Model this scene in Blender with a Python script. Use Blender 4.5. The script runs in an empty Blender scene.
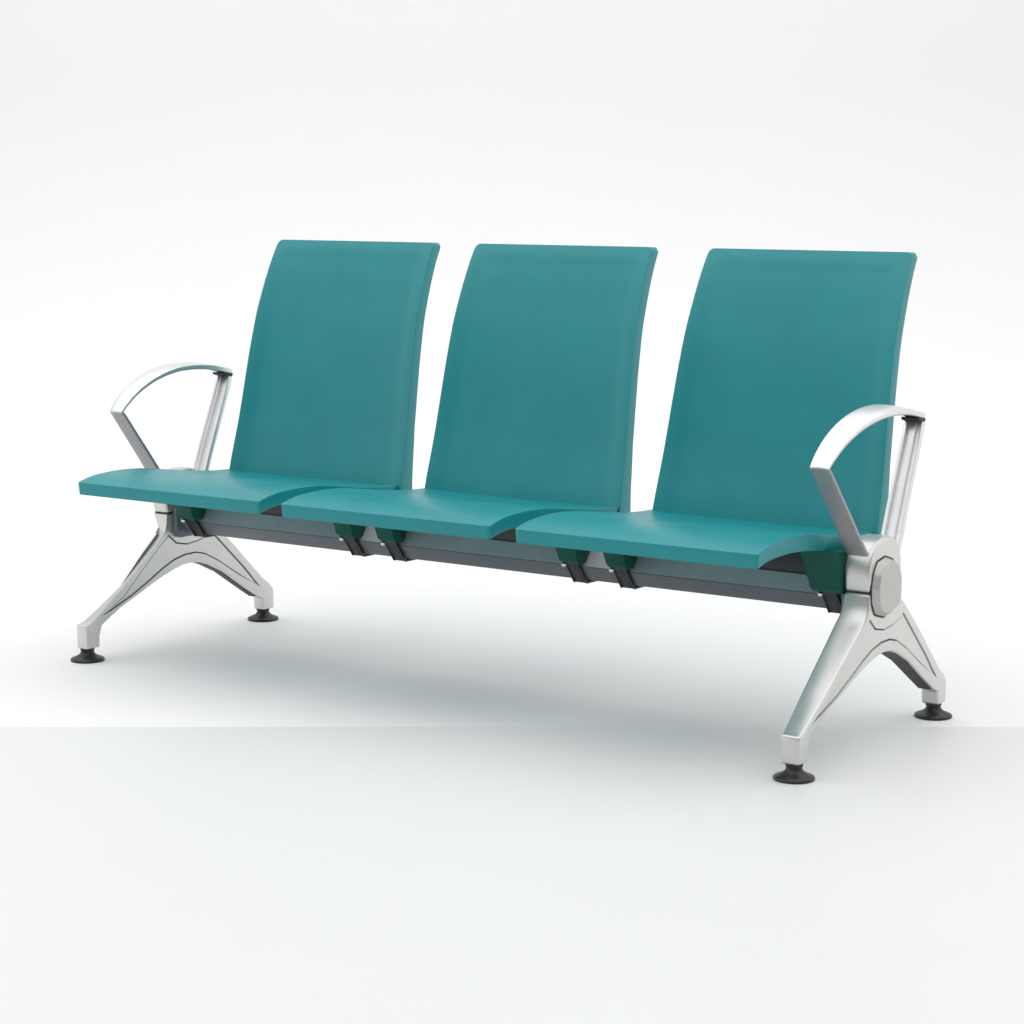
import bpy, bmesh, math, random
from mathutils import Vector, Matrix
random.seed(3)
S = bpy.context.scene
C = S.collection

# ------------------------------------------------------------------ materials
def mat(name, col, rough=.45, metal=0., noise=0., nscale=60., bump=0., bscale=400., coat=0., rvar=0., spec=.5,
        mott=1.0):
    m = bpy.data.materials.new(name); m.use_nodes = True
    nt = m.node_tree; N = nt.nodes; L = nt.links
    b = N['Principled BSDF']
    b.inputs['Base Color'].default_value = (*col, 1)
    b.inputs['Roughness'].default_value = rough
    b.inputs['Metallic'].default_value = metal
    b.inputs['Coat Weight'].default_value = coat
    b.inputs['Coat Roughness'].default_value = .15
    b.inputs['Specular IOR Level'].default_value = spec
    tc = N.new('ShaderNodeTexCoord')
    if noise:
        t = N.new('ShaderNodeTexNoise'); t.inputs['Scale'].default_value = nscale
        t.inputs['Detail'].default_value = 5
        L.new(tc.outputs['Object'], t.inputs['Vector'])
        r = N.new('ShaderNodeMapRange')
        r.inputs['From Min'].default_value = .3; r.inputs['From Max'].default_value = .7
        r.inputs['To Min'].default_value = 1 - noise; r.inputs['To Max'].default_value = 1 + noise
        L.new(t.outputs['Fac'], r.inputs['Value'])
        v = N.new('ShaderNodeVectorMath'); v.operation = 'SCALE'
        v.inputs[0].default_value = col
        L.new(r.outputs['Result'], v.inputs['Scale'])
        L.new(v.outputs['Vector'], b.inputs['Base Color'])
        if rvar:
            r2 = N.new('ShaderNodeMapRange')
            r2.inputs['From Min'].default_value = .3; r2.inputs['From Max'].default_value = .7
            r2.inputs['To Min'].default_value = rough - rvar; r2.inputs['To Max'].default_value = rough + rvar
            L.new(t.outputs['Fac'], r2.inputs['Value']); L.new(r2.outputs['Result'], b.inputs['Roughness'])
    if bump:
        t2 = N.new('ShaderNodeTexNoise'); t2.inputs['Scale'].default_value = bscale
        t2.inputs['Detail'].default_value = 3
        L.new(tc.outputs['Object'], t2.inputs['Vector'])
        bp = N.new('ShaderNodeBump'); bp.inputs['Strength'].default_value = bump
        bp.inputs['Distance'].default_value = .001
        L.new(t2.outputs['Fac'], bp.inputs['Height']); L.new(bp.outputs['Normal'], b.inputs['Normal'])
    return m

TEAL   = mat('teal_moulded_foam', (.003, .262, .288), .40, noise=.05, nscale=9, bump=.12, bscale=700, rvar=.04, spec=.5)
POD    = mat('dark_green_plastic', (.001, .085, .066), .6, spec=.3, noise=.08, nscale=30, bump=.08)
ALU    = mat('cast_silver', (.68, .68, .66), .32, metal=.68, noise=.02, nscale=25, bump=.05, bscale=900)
ALUP   = mat('cast_silver_panel', (.54, .54, .515), .42, metal=.5, noise=.02, nscale=30, bump=.08, bscale=1200)
POLISH = mat('polished_aluminium', (.80, .80, .81), .36, metal=.7, noise=.03, nscale=30, bump=.02, bscale=500)
BEAM   = mat('grey_powder_coat', (.17, .185, .205), .38, metal=.3, noise=.06, nscale=20, bump=.15, bscale=900)
LITFACET  = mat('beam_grey_lit', (.52, .54, .565), .45, metal=.1, noise=.05, nscale=20)  # beam grey with the light on its upper facet painted in
DBEAM  = mat('slate_grey_paint', (.15, .162, .18), .45, metal=.1, noise=.05, nscale=20)
ARMSHADE  = mat('shaded_silver', (.36, .35, .365), .42, metal=.45, noise=.04, nscale=30, bump=.05, bscale=800)  # arm silver with the shade of its downward faces painted in
DRAIL  = mat('dark_grey_steel', (.06, .066, .072), .5, metal=.2, noise=.08, nscale=20)
BLACK  = mat('black_steel', (.02, .02, .024), .38, metal=.2, noise=.1, nscale=40)
GROOVE = mat('dark_gap_and_shade', (.03, .03, .032), .6)
RUBBER = mat('black_rubber', (.018, .018, .02), .42, noise=.15, nscale=60, bump=.1, bscale=600)
ZINC   = mat('zinc_screw', (.7, .7, .7), .25, metal=1., noise=.05, nscale=50)
FLOOR  = mat('pale_studio_floor', (.748, .760, .758), .5, noise=.006, nscale=3, spec=.35)
PAPER  = mat('white_backdrop_paper', (.860, .853, .854), .9, noise=.004, nscale=2, spec=.05)
DARKF  = mat('unseen_dark_floor', (.06, .06, .065), .6, noise=.15, nscale=6)  # for the added floor out of frame that cuts bounce

# ------------------------------------------------------------------ helpers
def link(name, bm, m, parent=None, sharp=35, bevel=0., seg=2, bang=30, label=None):
    bm.normal_update()
    if bevel:
        es = [e for e in bm.edges if len(e.link_faces) == 2 and e.calc_face_angle(0) > math.radians(bang)]
        bmesh.ops.bevel(bm, geom=es, offset=bevel, segments=seg, profile=.5, affect='EDGES', clamp_overlap=True)
    bmesh.ops.recalc_face_normals(bm, faces=bm.faces)
    me = bpy.data.meshes.new(name); bm.to_mesh(me); bm.free()
    for p in me.polygons: p.use_smooth = True
    me.set_sharp_from_angle(angle=math.radians(sharp))
    me.materials.append(m)
    o = bpy.data.objects.new(name, me); C.objects.link(o)
    o.parent = parent
    if label: o['label'] = label
    return o

def prism(bm, poly, x0, x1):
    """poly in (y, z); extruded between x0 and x1 (numbers or functions of z)"""
    f0 = x0 if callable(x0) else (lambda z: x0)
    f1 = x1 if callable(x1) else (lambda z: x1)
    a = [bm.verts.new((f0(z), y, z)) for y, z in poly]
    b = [bm.verts.new((f1(z), y, z)) for y, z in poly]
    n = len(poly)
    bm.faces.new(a); bm.faces.new(b[::-1])
    for i in range(n):
        bm.faces.new((a[i], b[i], b[(i+1) % n], a[(i+1) % n]))
    return bm

def spline(pts, n=6, closed=False):
    """Catmull-Rom through 2D points"""
    out = []; m = len(pts)
    rng = range(m if closed else m-1)
    g = lambda i: pts[i % m] if closed else pts[max(0, min(m-1, i))]
    for i in rng:
        p0, p1, p2, p3 = g(i-1), g(i), g(i+1), g(i+2)
        for k in range(n):
            t = k/n
            out.append(tuple(.5*((2*p1[j]) + (-p0[j]+p2[j])*t + (2*p0[j]-5*p1[j]+4*p2[j]-p3[j])*t*t
                       + (-p0[j]+3*p1[j]-3*p2[j]+p3[j])*t**3) for j in range(2)))
    if not closed: out.append(tuple(pts[-1]))
    return out

def rounded(poly, rad, n=4):
    """round the corners of a polygon; rad a number or a list"""
    out = []; m = len(poly)
    for i in range(m):
        r = rad[i] if isinstance(rad, (list, tuple)) else rad
        p = Vector(poly[i]); a = Vector(poly[i-1]) - p; b = Vector(poly[(i+1) % m]) - p
        if r <= 0: out.append(tuple(p)); continue
        d = min(r, a.length*.45, b.length*.45)
        s = p + a.normalized()*d; e = p + b.normalized()*d
        for k in range(n+1):
            t = k/n
            q = s*(1-t)**2 + p*2*t*(1-t) + e*t*t
            out.append(tuple(q))
    return out

def area(poly):
    return .5*sum(poly[i-1][0]*poly[i][1]-poly[i][0]*poly[i-1][1] for i in range(len(poly)))

def offset(poly, d):
    """inset a polygon by d"""
    s = 1 if area(poly) > 0 else -1
    out = []; m = len(poly)
    for i in range(m):
        a, p, b = Vector(poly[i-1]), Vector(poly[i]), Vector(poly[(i+1) % m])
        e1 = (p-a).normalized(); e2 = (b-p).normalized()
        n1 = Vector((-e1.y, e1.x))*s; n2 = Vector((-e2.y, e2.x))*s
        k = n1+n2
        k = k/max(.45, (1+n1.dot(n2)))
        out.append(tuple(p + k*d))
    return out

def bridge(bm, a, b):
    n = len(a)
    return [bm.faces.new((a[i], a[(i+1) % n], b[(i+1) % n], b[i])) for i in range(n)]

def lathe(bm, prof, cx, cy, n=40, z0=0):
    rings = []
    for r, z in prof:
        rings.append([bm.verts.new((cx+r*math.cos(2*math.pi*k/n), cy+r*math.sin(2*math.pi*k/n), z0+z)) for k in range(n)])
    for i in range(len(rings)-1): bridge(bm, rings[i], rings[i+1])
    bm.faces.new(rings[0][::-1]); bm.faces.new(rings[-1])
    return bm

def lerp_tab(tab, v):
    if v <= tab[0][0]: return tab[0][1]
    for (a, x), (b, y) in zip(tab, tab[1:]):
        if v <= b: return x + (y-x)*(v-a)/(b-a)
    return tab[-1][1]

# ------------------------------------------------------------------ bench root
bench = bpy.data.objects.new('waiting_bench', None); C.objects.link(bench)
bench['label'] = 'three seat teal waiting bench with silver armrests and splayed cast metal legs'
bench['category'] = 'bench'

PITCH = .58
# ---- seats
SP = spline([(-.068, .4125), (-.045, .4185), (-.01, .4245), (.06, .4275), (.13, .4240), (.20, .4150), (.28, .4040), (.36, .3965), (.425, .3940)], 5)
def seat_top(y):
    return lerp_tab(SP, y)

def rr_halfwidth(hw, r, d):
    """half width of a row a distance d from the end of a rounded rectangle"""
    if d >= r: return hw
    return hw - r + math.sqrt(max(0, r*r-(r-d)**2))

def make_seat(cx):
    y0, y1 = -.068, .425
    r = .004
    ys = [y0, y0+.0012, y0+.003, y0+.006, y0+.010] + [y0+.02+(y1-y0-.03)*k/34 for k in range(35)] + [y1-.004, y1-.001, y1]
    us = [-1, -.985, -.96, -.92, -.85, -.7, -.5, -.25, 0, .25, .5, .7, .85, .92, .96, .985, 1]
    def hw(y):
        w = .2610 - .008*max(0, (y-.1)/.33)
        return rr_halfwidth(w, r, y-y0)
    def dish(u, y):
        f = min(1, max(0, (y+.02)/.12))
        f = f*f*(3-2*f)
        g = max(0, 1-abs(u)**3.5)
        return .0045*f*g
    bm = bmesh.new()
    top = [[bm.verts.new((cx+u*hw(y), y, seat_top(y)-dish(u, y))) for u in us] for y in ys]
    def th(y): return .0270 + .004*min(1, max(0, (y+.06)/.2))
    bot = [[bm.verts.new((cx+u*(hw(y)-.0015), y+.002 if y < -.05 else y, seat_top(y)-th(y))) for u in us] for y in ys]
    R = len(ys); K = len(us)
    for i in range(R-1):
        for j in range(K-1):
            bm.faces.new((top[i][j], top[i][j+1], top[i+1][j+1], top[i+1][j]))
            bm.faces.new((bot[i][j], bot[i+1][j], bot[i+1][j+1], bot[i][j+1]))
    for i in range(R-1):
        bm.faces.new((top[i][0], top[i+1][0], bot[i+1][0], bot[i][0]))
        bm.faces.new((top[i][-1], bot[i][-1], bot[i+1][-1], top[i+1][-1]))
    for j in range(K-1):
        bm.faces.new((top[0][j], bot[0][j], bot[0][j+1], top[0][j+1]))
        bm.faces.new((top[-1][j], top[-1][j+1], bot[-1][j+1], bot[-1][j]))
    return link('seat', bm, TEAL, bench, bevel=.0016, seg=2, bang=50, sharp=50)

# ---- backrests : front surface y as a function of z
BP = [(.340, .398), (.380, .404), (.420, .413), (.461, .425), (.510, .439), (.554, .450), (.610, .463), (.661, .4745),
      (.710, .487), (.763, .502), (.810, .519), (.856, .538), (.895, .557), (.9285, .577)]
BPs = spline(BP, 5)
def make_back(cx, dtop=0.):
    z0, z1 = .352, .9275
    zs = [z0, z0+.006] + [z0+.015+(z1-z0-.065)*k/30 for k in range(31)] + [z1-.044, z1-.040, z1-.036, z1-.032, z1-.028, z1-.024, z1-.020, z1-.017, z1-.014, z1-.010, z1-.006, z1-.003, z1-.001, z1]
    us = [-1, -.985, -.965, -.945, -.925, -.90, -.875, -.85, -.82, -.79, -.72, -.6, -.4, -.2, 0, .2, .4, .6, .72, .79, .82, .85, .875, .90, .925, .945, .965, .985, 1]
    def hw(z):
        w = .2545 - (z-.393)/(.927-.393)*.0265
        w += .001*max(0, (z-.6)/.33)
        return rr_halfwidth(w, .011, z1-z)
    def sh(z): return dtop*(z-.4)/.53 + .006*max(0, (.75-z)/.35) + .004*max(0, (z-.6)/.33)
    def conc(u, z):
        e = min(1, max(0, (z1-z)/.16)); e = e*e*(3-2*e)
        g = max(0, 1-abs(u)**3)
        r = min(1, max(0, (.95-abs(u))/.14)); r = r*r*(3-2*r)
        q = min(1, max(0, (z1-.012-z)/.035)); q = q*q*(3-2*q)
        return .013*g*e + .0038*r*q
    bm = bmesh.new()
    F = []; B = []
    for z in zs:
        y = lerp_tab(BPs, z)
        y2 = lerp_tab(BPs, z+.004); n = Vector((y2-y, -.004)).normalized()   # (dz-> y component) rearward normal
        ry, rz = -n[1], n[0]*-1
        t = .030 + max(0, .52-z)*.10
        F.append([bm.verts.new((cx+sh(z)+u*hw(z), y+conc(u, z)*.8, z)) for u in us])
        B.append([bm.verts.new((cx+sh(z)+u*(hw(z)-.0005), y+t+.006*(1-abs(u)**4), z+rz*t*.25)) for u in us])
    R = len(zs); K = len(us)
    for i in range(R-1):
        for j in range(K-1):
            bm.faces.new((F[i][j], F[i][j+1], F[i+1][j+1], F[i+1][j]))
            bm.faces.new((B[i][j], B[i+1][j], B[i+1][j+1], B[i][j+1]))
        bm.faces.new((F[i][0], F[i+1][0], B[i+1][0], B[i][0]))
        bm.faces.new((F[i][-1], B[i][-1], B[i+1][-1], F[i+1][-1]))
    for j in range(K-1):
        bm.faces.new((F[0][j], B[0][j], B[0][j+1], F[0][j+1]))
        bm.faces.new((F[-1][j], F[-1][j+1], B[-1][j+1], B[-1][j]))
    return link('backrest', bm, TEAL, bench, bevel=.0026, seg=3, bang=50, sharp=50)

# ---- beam
BY = [(.258, .2890), (.282, .3210), (.318, .3210), (.342, .2890), (.320, .2590), (.280, .2590)]
bm = prism(bmesh.new(), BY, -.858, .858)
beam = link('beam', bm, DBEAM, bench, bevel=.0015, seg=2, sharp=30)
bm = prism(bmesh.new(), [(.284, .3200), (.292, .3700), (.322, .3660), (.316, .3200)], -.852, .852)
e = [(.2599, .2907), (.2812, .3191), (.2798, .3201), (.2585, .2917)]
link('lit_facet_strip', prism(bmesh.new(), e, -.855, .855), LITFACET, beam)  # added plate, paints the upper facet lighter as if lit
link('top_rail', bm, DRAIL, beam, bevel=.002, seg=2)

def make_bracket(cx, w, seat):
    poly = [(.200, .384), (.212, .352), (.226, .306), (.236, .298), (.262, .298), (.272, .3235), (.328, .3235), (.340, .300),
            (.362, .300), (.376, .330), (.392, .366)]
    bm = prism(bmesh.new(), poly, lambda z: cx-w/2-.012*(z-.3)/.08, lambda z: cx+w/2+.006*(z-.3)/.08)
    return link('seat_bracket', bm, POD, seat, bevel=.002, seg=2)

def make_clamp(cx):
    path = [(.240, .3030), (.2545, .2885), (.2782, .2555), (.3238, .2555), (.3445, .2885), (.350, .300)]
    inner = offset_path(path, .003)
    poly = path + inner[::-1]
    bm = prism(bmesh.new(), poly, cx-.014, cx+.014)
    c = link('clamp', bm, BLACK, bench, bevel=.0006, seg=1)
    # turned-up rims along both sides of the strap
    bm = bmesh.new()
    for s in (-1, 1):
        a = offset_path(path, .0042)
        prism(bm, path + a[::-1], cx+s*.0155-.0014, cx+s*.0155+.0014)
    link('strap_rim', bm, BLACK, c, bevel=.0004, seg=1)
    bm = bmesh.new()
    lathe(bm, [(.0030, 0), (.0050, .0015), (.0055, .0035), (.0055, .0060), (.0030, .0075)], cx-.014, .2370, 16, .2900)
    link('screw', bm, ZINC, c, sharp=30)
    return c

def offset_path(path, d):
    """push an open path outwards (towards -y / down / +y round the beam)"""
    out = []
    for i, p in enumerate(path):
        a = Vector(path[max(0, i-1)]); b = Vector(path[min(len(path)-1, i+1)])
        t1 = (Vector(p)-a); t2 = (b-Vector(p))
        t = (t1.normalized() if t1.length else Vector((0, 0))) + (t2.normalized() if t2.length else Vector((0, 0)))
        t.normalize(); n = Vector((t.y, -t.x))      # right of the travelling direction
        # path travels down the front, along the bottom, up the back: outside is to the right -> flipped
        out.append(tuple(Vector(p) - Vector((-n.x, -n.y))*d))
    return out

for i, dx in ((-1, .002), (0, -.004), (1, .003)):
    cx = i*PITCH + dx
    s = make_seat(i*PITCH)
    make_back(cx, .006*i - (.004 if i == 0 else 0))
    for off in (-.222, .244):
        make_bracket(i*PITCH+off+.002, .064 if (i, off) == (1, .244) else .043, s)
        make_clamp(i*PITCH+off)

# ---- legs
OUT = [(.232, .304), (.231, .285), (.226, .266), (.207, .246), (.178, .223), (.080, .1475), (-.008, .0880), (-.024, .083),
       (-.024, .030), (.015, .030), (.016, .056), (.024, .078), (.050, .0925), (.084, .110), (.130, .1275), (.182, .1485),
       (.222, .1635), (.256, .1735), (.284, .1800), (.312, .1815), (.340, .1785), (.370, .1690), (.424, .1440), (.496, .0980), (.548, .066),
       (.570, .058), (.572, .029), (.609, .029), (.609, .074), (.596, .090), (.568, .109), (.517, .155), (.466, .201), (.394, .262),
       (.374, .276), (.370, .304)]
PAN = [(.236, .258), (.185, .217), (.090, .133), (.022, .098), (.052, .106), (.118, .1300), (.172, .155), (.219, .1790), (.256, .194), (.293, .2015), (.330, .2020), (.360, .195),
       (.406, .1730), (.478, .1300), (.560, .0880), (.545, .1030), (.503, .1440), (.450, .190), (.382, .249), (.366, .240), (.338, .233), (.300, .2290), (.264, .236)]

def half(z):
    return .0190 + .0075*min(1, max(0, (z-.075)/.17))

def make_leg(sx):
    X = .888*sx
    bm = bmesh.new()
    loops = {}
    def slant(i, z, side):
        # the front face of the strut is turned a little outboard
        if i not in (1, 2, 3, 4, 5, 6): return 0
        w = min(1, max(0, (.300-z)/.05))*min(1, max(.25, (z-.075)/.06))
        outboard = side == sx
        if sx > 0: return 0 if outboard else -.018*w
        return .032*w if outboard else -.002*w
    hh = lambda z, side: half(z)*(.62 if (sx < 0 and side == sx) else 1)
    for side in (1, -1):
        o = [bm.verts.new((X+side*hh(z, side), y+slant(i, z, side), z)) for i, (y, z) in enumerate(OUT)]
        g0 = [bm.verts.new((X+side*(hh(z, side)-.0003), y, z)) for y, z in PAN]
        P1 = offset(PAN, .0008); P2 = offset(PAN, .0020); P3 = offset(PAN, .0036)
        g1 = [bm.verts.new((X+side*(hh(z, side)-.0060), y, z)) for y, z in P1]
        g2 = [bm.verts.new((X+side*(hh(z, side)-.0060), y, z)) for y, z in P2]
        g3 = [bm.verts.new((X+side*(hh(z, side)-.0022), y, z)) for y, z in P3]
        es = []
        for lp in (o, g0):
            for i in range(len(lp)):
                es.append(bm.edges.new((lp[i], lp[(i+1) % len(lp)])))
        bmesh.ops.triangle_fill(bm, edges=es, use_beauty=True)
        bridge(bm, g0, g1); bridge(bm, g2, g3)
        for fc in bridge(bm, g1, g2): fc.material_index = 1
        e3 = []
        for i in range(len(g3)):
            e = bm.edges.get((g3[i], g3[(i+1) % len(g3)])); e3.append(e)
        bmesh.ops.triangle_fill(bm, edges=e3, use_beauty=True)
        loops[side] = o
    bridge(bm, loops[1], loops[-1])
    bm.normal_update()
    bmesh.ops.recalc_face_normals(bm, faces=bm.faces)
    outer = set(loops[1]); inner = set(loops[-1])
    es = [e for e in bm.edges if (e.verts[0] in outer and e.verts[1] in outer) or (e.verts[0] in inner and e.verts[1] in inner)]
    es = [e for e in es if len(e.link_faces) == 2 and e.calc_face_angle(0) > math.radians(40)]
    es += [e for e in bm.edges if ((e.verts[0] in outer and e.verts[1] in inner) or (e.verts[1] in outer and e.verts[0] in inner))
           and e.calc_face_angle(0) > math.radians(28)]
    bmesh.ops.bevel(bm, geom=es, offset=.0050, segments=4, profile=.5, affect='EDGES', clamp_overlap=True)
    leg = link('leg_frame', bm, ALU, bench, sharp=32)
    leg.data.materials.append(GROOVE)
    # dark strip painting in the shade of the hollow under the rear strut
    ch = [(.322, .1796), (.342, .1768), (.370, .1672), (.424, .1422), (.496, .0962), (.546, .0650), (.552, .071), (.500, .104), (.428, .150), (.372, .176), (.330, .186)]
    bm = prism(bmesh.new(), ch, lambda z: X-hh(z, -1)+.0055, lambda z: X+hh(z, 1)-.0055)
    link('hollow_shade', bm, GROOVE, leg)
    # collar plugs just above the feet
    for fy, fz in ((-.0045, 0), (.5905, 0)):
        bm = bmesh.new()
        lathe(bm, [(.0365, 0), (.0378, .0018), (.0378, .0042), (.0362, .0062), (.0290, .0092), (.0215, .0125), (.0170, .0160), (.0150, .0200),
                   (.0146, .0235), (.0160, .0245), (.0160, .0298)], X, fy, 48)
        link('foot_pad', bm, RUBBER, leg, sharp=40)
    # dark joint between leg and armrest hub
    bm = prism(bmesh.new(), [(.236, .300), (.366, .300), (.366, .311), (.236, .311)], X-(.0245 if sx > 0 else .0150), X+.0245)
    link('joint_gasket', bm, GROOVE, leg)
    # oval hub cap on the outer face
    cap = [(.229, .316), (.236, .342), (.250, .362), (.284, .368), (.318, .358), (.338, .328), (.338, .294), (.328, .268), (.284, .254), (.246, .264),
           (.232, .286)]
    cap = rounded(cap, .004, 3)
    rim = offset(cap, -.0030)
    xo = X + sx*(.0255 if sx > 0 else .0155)
    cap = [(y+(.008 if sx > 0 else .024), z) for y, z in cap]
    rim = offset(cap, -.0030)
    bm = prism(bmesh.new(), rim, xo, xo+sx*.0022)
    link('cap_seat', bm, GROOVE, leg, bevel=.0006, seg=1)
    bm = bmesh.new()
    a = [bm.verts.new((xo, y, z)) for y, z in cap]
    b = [bm.verts.new((xo+sx*.003, y, z)) for y, z in offset(cap, .0004)]
    c = [bm.verts.new((xo+sx*.0150, y, z)) for y, z in offset(cap, .0070)]
    d = [bm.verts.new((xo+sx*.0156, y, z)) for y, z in offset(cap, .0090)]
    bm.faces.new(a); bridge(bm, a, b); bridge(bm, b, c); bridge(bm, c, d); bm.faces.new(d)
    link('hub_cap', bm, ALUP, leg, sharp=10)
    # beam socket on the inner face
    xi = X - sx*.0262
    soc = [(.248, .262), (.262, .248), (.338, .248), (.352, .262), (.352, .326), (.340, .336), (.260, .336), (.248, .326)]
    bm = prism(bmesh.new(), soc, xi, xi-sx*.014)
    link('beam_socket', bm, BEAM, leg, bevel=.003, seg=2)
    return leg

HUB = [(.2325, .3065), (.2290, .330), (.2280, .352), (.2330, .372), (.2460, .388), (.2640, .3990), (.2900, .4050), (.3180, .4050), (.3420, .3970), (.3600, .3800),
       (.3680, .3560), (.3700, .330), (.3700, .3065)]

def p_y(p): return p[0]

def make_arm(sx):
    X = .888*sx
    bm = prism(bmesh.new(), HUB, X-(.0265 if sx > 0 else .017), X+.0265)
    bm.normal_update()
    es = [e for e in bm.edges if abs(e.calc_face_angle(0)) > math.radians(60)]
    bmesh.ops.bevel(bm, geom=es, offset=.0075, segments=5, profile=.5, affect='EDGES', clamp_overlap=True)
    arm = link('armrest', bm, ALU, bench, sharp=32)
    # loop : outer path, then inner path at a varying thickness
    front = [(.243, .366), (.202, .409), (.159, .4545), (.115, .5000), (.077, .5400)]
    arch = spline([(.0640, .5530), (.0860, .5730), (.1250, .5980), (.1750, .6195), (.2300, .6345), (.2900, .6430), (.3500, .6435), (.4100, .6370), (.4720, .6235)], 5)
    def strip(name, path, th, hwf, m, bev=.0012):
        n = len(path); O = []; I = []
        for i, p in enumerate(path):
            a = Vector(path[max(0, i-1)]); b = Vector(path[min(n-1, i+1)])
            t = (b-a).normalized(); nn = Vector((t.y, -t.x))
            q = Vector(p)+nn*th(i/(n-1))
            O.append(p); I.append(tuple(q))
        bm = bmesh.new()
        us = [-1, -.5, 0, .5, 1]
        go = []; gi = []
        back = lambda y: .024*min(1, max(0, (.30-y)/.23)) if name != 'front_post' else .024*min(1, max(0, (.234-y)/.165))
        lean = lambda y: X - sx*.011*min(1, max(0, (.30-y)/.23))
        for i in range(n):
            h = hwf(i/(n-1))
            a = Vector(O[i]); b = Vector(I[i]); d = (a-b).normalized()
            dy = Vector((back(O[i][0]), 0)); a = a+dy; b = b+dy
            roll = (lambda u: -u*(.006 if sx > 0 else .003)*math.sin(math.pi*i/(n-1))) if name != 'front_post' else (lambda u: 0)
            go.append([bm.verts.new((lean(p_y(O[i]))+u*h, *(a+d*(.0022*(1-u*u) if name == 'arm_top' else 0)+Vector((0, roll(u)))))) for u in us])
            gi.append([bm.verts.new((lean(p_y(O[i]))+u*h, *(b+Vector((0, roll(u)))))) for u in us])
        K = len(us)
        for i in range(n-1):
            for j in range(K-1):
                bm.faces.new((go[i][j], go[i][j+1], go[i+1][j+1], go[i+1][j]))
                bm.faces.new((gi[i][j], gi[i+1][j], gi[i+1][j+1], gi[i][j+1]))
            bm.faces.new((go[i][0], go[i+1][0], gi[i+1][0], gi[i][0]))
            bm.faces.new((go[i][-1], gi[i][-1], gi[i+1][-1], go[i+1][-1]))
        for j in range(K-1):
            bm.faces.new((go[0][j], gi[0][j], gi[0][j+1], go[0][j+1]))
            bm.faces.new((go[-1][j], go[-1][j+1], gi[-1][j+1], gi[-1][j]))
        return link(name, bm, m, arm, bevel=bev, seg=3, bang=50, sharp=40)
    strip('front_post', [(.2490, .3590)]+front+[(.0665, .5500)], lambda t: .008-.002*t, lambda t: .0215-.0025*t, ARMSHADE)  # shade of the forward-down face is put into its grey
    strip('arm_top', arch, lambda t: .0042+.0050*min(1, t*1.3), lambda t: .0190+.0030*math.sin(math.pi*min(1, t)), POLISH, .0014)
    top_th = lambda t: .0042+.0050*min(1, t*1.3)
    low = []
    for i, p in enumerate(arch):
        a = Vector(arch[max(0, i-1)]); b = Vector(arch[min(len(arch)-1, i+1)]); t = (b-a).normalized()
        low.append(tuple(Vector(p)+Vector((t.y, -t.x))*(top_th(i/(len(arch)-1))-.0003)))
    strip('arm_shade_strip', low, lambda t: .0016, lambda t: .0182+.0030*math.sin(math.pi*min(1, t)), ARMSHADE, 0)  # added strip, paints the shade under the arch
    link('arm_end_shade', prism(bmesh.new(), [(.4420, .6170), (.4440, .6110), (.4680, .6050), (.4740, .6100), (.4730, .6145)], X-.0188, X+.0188), GROOVE, arm, bevel=.001, seg=1)  # added dark block, paints shade under the arch's rear end
    # rear post : H-section with a channel down its front
    path = [(.346, .350), (.366, .385), (.392, .450), (.418, .510), (.443, .568), (.4590, .6090)]
    n = len(path)
    bm = bmesh.new()
    sec = [(-1, 0), (-.62, 0), (-.56, .5), (.18, .5), (.24, 0), (.40, 0), (.46, .3), (.62, .3), (.68, 0), (1, 0), (1, 1), (-1, 1)]
    rings = []
    for i, p in enumerate(path):
        a = Vector(path[max(0, i-1)]); b = Vector(path[min(n-1, i+1)])
        t = (b-a).normalized(); nn = Vector((t.y, -t.x))      # pointing to the rear
        h = .0195+.0015*(1-i/(n-1)); th = .013
        rings.append([bm.verts.new((X+u*h*sx, *(Vector(p)+nn*v*th))) for u, v in sec])
    for i in range(n-1): bridge(bm, rings[i], rings[i+1])
    bm.faces.new(rings[0]); bm.faces.new(rings[-1])
    link('rear_post', bm, POLISH, arm, bevel=.0008, seg=2, sharp=35)
    return arm

for sx in (-1, 1):
    make_leg(sx); make_arm(sx)

# ------------------------------------------------------------------ setting
def sheet(name, rows, m):
    bm = bmesh.new()
    V = [[bm.verts.new(p) for p in r] for r in rows]
    for i in range(len(V)-1):
        for j in range(len(V[0])-1):
            bm.faces.new((V[i][j], V[i][j+1], V[i+1][j+1], V[i+1][j]))
    o = link(name, bm, m, None, sharp=60); o['kind'] = 'structure'
    return o

e0 = Vector((-.57207, -.55504, 0)); e1 = Vector((1.0717, .61277, 0))
u = (e1-e0).normalized(); v = Vector((-u.y, u.x, 0))        # v points away from the camera
mid = (e0+e1)/2
W = 18
sheet('floor', [[mid+u*s*W/2-v*d for s in (-1, -.3, .3, 1)] for d in (2.3, 1.1, 0)], FLOOR)
sheet('bounce_cut_floor', [[mid+u*s*W/2-v*d-Vector((0, 0, .02)) for s in (-1, -.3, .3, 1)] for d in (10, 5, 2.3)], DARKF)  # unseen, added to keep floor bounce off the front faces
cove = [(0, 0), (3.5, 0)]
R = 1.6; D0 = 5.6
cove += [(D0+R*math.sin(a), R-R*math.cos(a)) for a in [math.pi/2*k/16 for k in range(17)]]
cove += [(D0+R, 7.0)]
sheet('backdrop', [[mid+u*s*W/2+v*d+Vector((0, 0, h)) for s in (-1, -.3, .3, 1)] for d, h in cove], PAPER)

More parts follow.
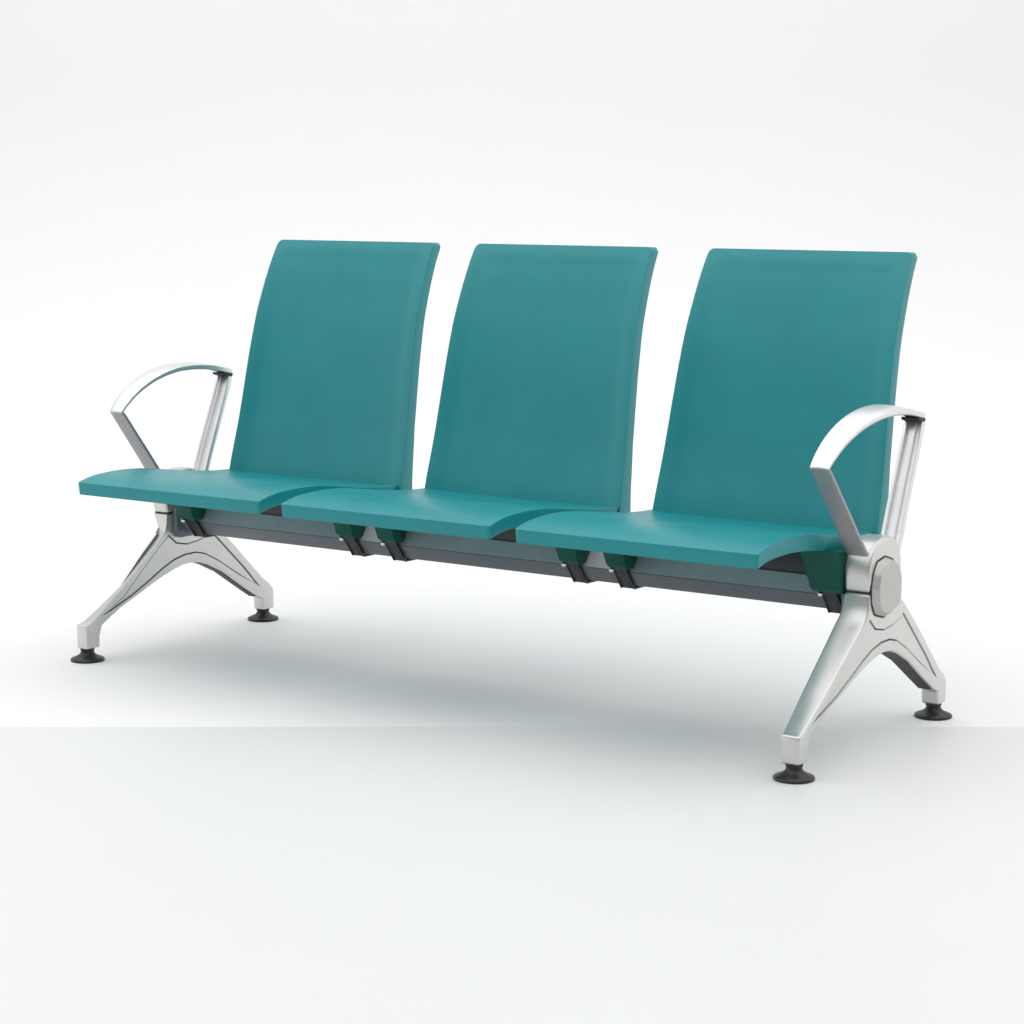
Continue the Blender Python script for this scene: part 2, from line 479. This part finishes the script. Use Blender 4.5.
# ------------------------------------------------------------------ light
w = bpy.data.worlds.new('World'); S.world = w; w.use_nodes = True
nt = w.node_tree; N = nt.nodes; L = nt.links
bg = N['Background']
tc = N.new('ShaderNodeTexCoord')
sep = N.new('ShaderNodeSeparateXYZ'); L.new(tc.outputs['Generated'], sep.inputs['Vector'])
dot = N.new('ShaderNodeVectorMath'); dot.operation = 'DOT_PRODUCT'
L.new(tc.outputs['Generated'], dot.inputs[0]); dot.inputs[1].default_value = tuple(v)
low = N.new('ShaderNodeMapRange'); low.interpolation_type = 'SMOOTHSTEP'   # world dimmed on the camera side to darken front faces
low.inputs['From Min'].default_value = -.6; low.inputs['From Max'].default_value = .1
low.inputs['To Min'].default_value = .08; low.inputs['To Max'].default_value = 1.15
L.new(dot.outputs['Value'], low.inputs['Value'])
mr = N.new('ShaderNodeMapRange'); mr.interpolation_type = 'SMOOTHSTEP'
mr.inputs['From Min'].default_value = .10; mr.inputs['From Max'].default_value = .75
mr.inputs['To Max'].default_value = 1.0
L.new(low.outputs['Result'], mr.inputs['To Min'])
L.new(sep.outputs['Z'], mr.inputs['Value'])
bg.inputs['Color'].default_value = (1, 1, 1, 1)
L.new(mr.outputs['Result'], bg.inputs['Strength'])

def lamp(name, loc, target, size, power, col=(1, 1, 1), sy=None):
    l = bpy.data.lights.new(name, 'AREA'); l.energy = power; l.color = col
    l.shape = 'RECTANGLE'; l.size = size; l.size_y = sy or size
    o = bpy.data.objects.new(name, l); C.objects.link(o)
    o.location = loc
    o.rotation_euler = (Vector(target)-Vector(loc)).to_track_quat('-Z', 'Y').to_euler()
    return o
lamp('overhead_softbox', (-.3, .1, 4.6), (-.1, .2, 0), 9.0, 145, (1, 1, 1))
bd = mid+v*3.2
lamp('backdrop_fill', (bd.x, bd.y, 4.2), tuple(mid+v*7.2+Vector((0, 0, 3.0))), 13.0, 124, (1, 1, 1), 1.2)  # added lamp out of frame, evens out the wall

# ------------------------------------------------------------------ camera
cam = bpy.data.cameras.new('camera'); co = bpy.data.objects.new('camera', cam); C.objects.link(co)
px, py, pz, yaw, pit, f, roll = 2.73728298, -3.55234228, 1.05519012, .607821686, .142928288, 2268.20848, .00233356624
Fv = Vector((-math.sin(yaw)*math.cos(pit), math.cos(yaw)*math.cos(pit), -math.sin(pit)))
Rv = Vector((math.cos(yaw), math.sin(yaw), 0)); Uv = Rv.cross(Fv)
R2 = Rv*math.cos(roll)+Uv*math.sin(roll); U2 = Uv*math.cos(roll)-Rv*math.sin(roll)
M = Matrix((R2, U2, -Fv)).transposed().to_4x4(); M.translation = (px, py, pz)
co.matrix_world = M
cam.sensor_width = 36; cam.lens = f/1024*36; cam.clip_end = 100; cam.clip_start = .05
S.camera = co

S.view_settings.view_transform = 'Standard'
S.view_settings.look = 'None'
S.view_settings.exposure = .07
S.view_settings.gamma = 1
S.view_settings.use_curve_mapping = False
S.render.engine = 'CYCLES'
S.cycles.max_bounces = 8
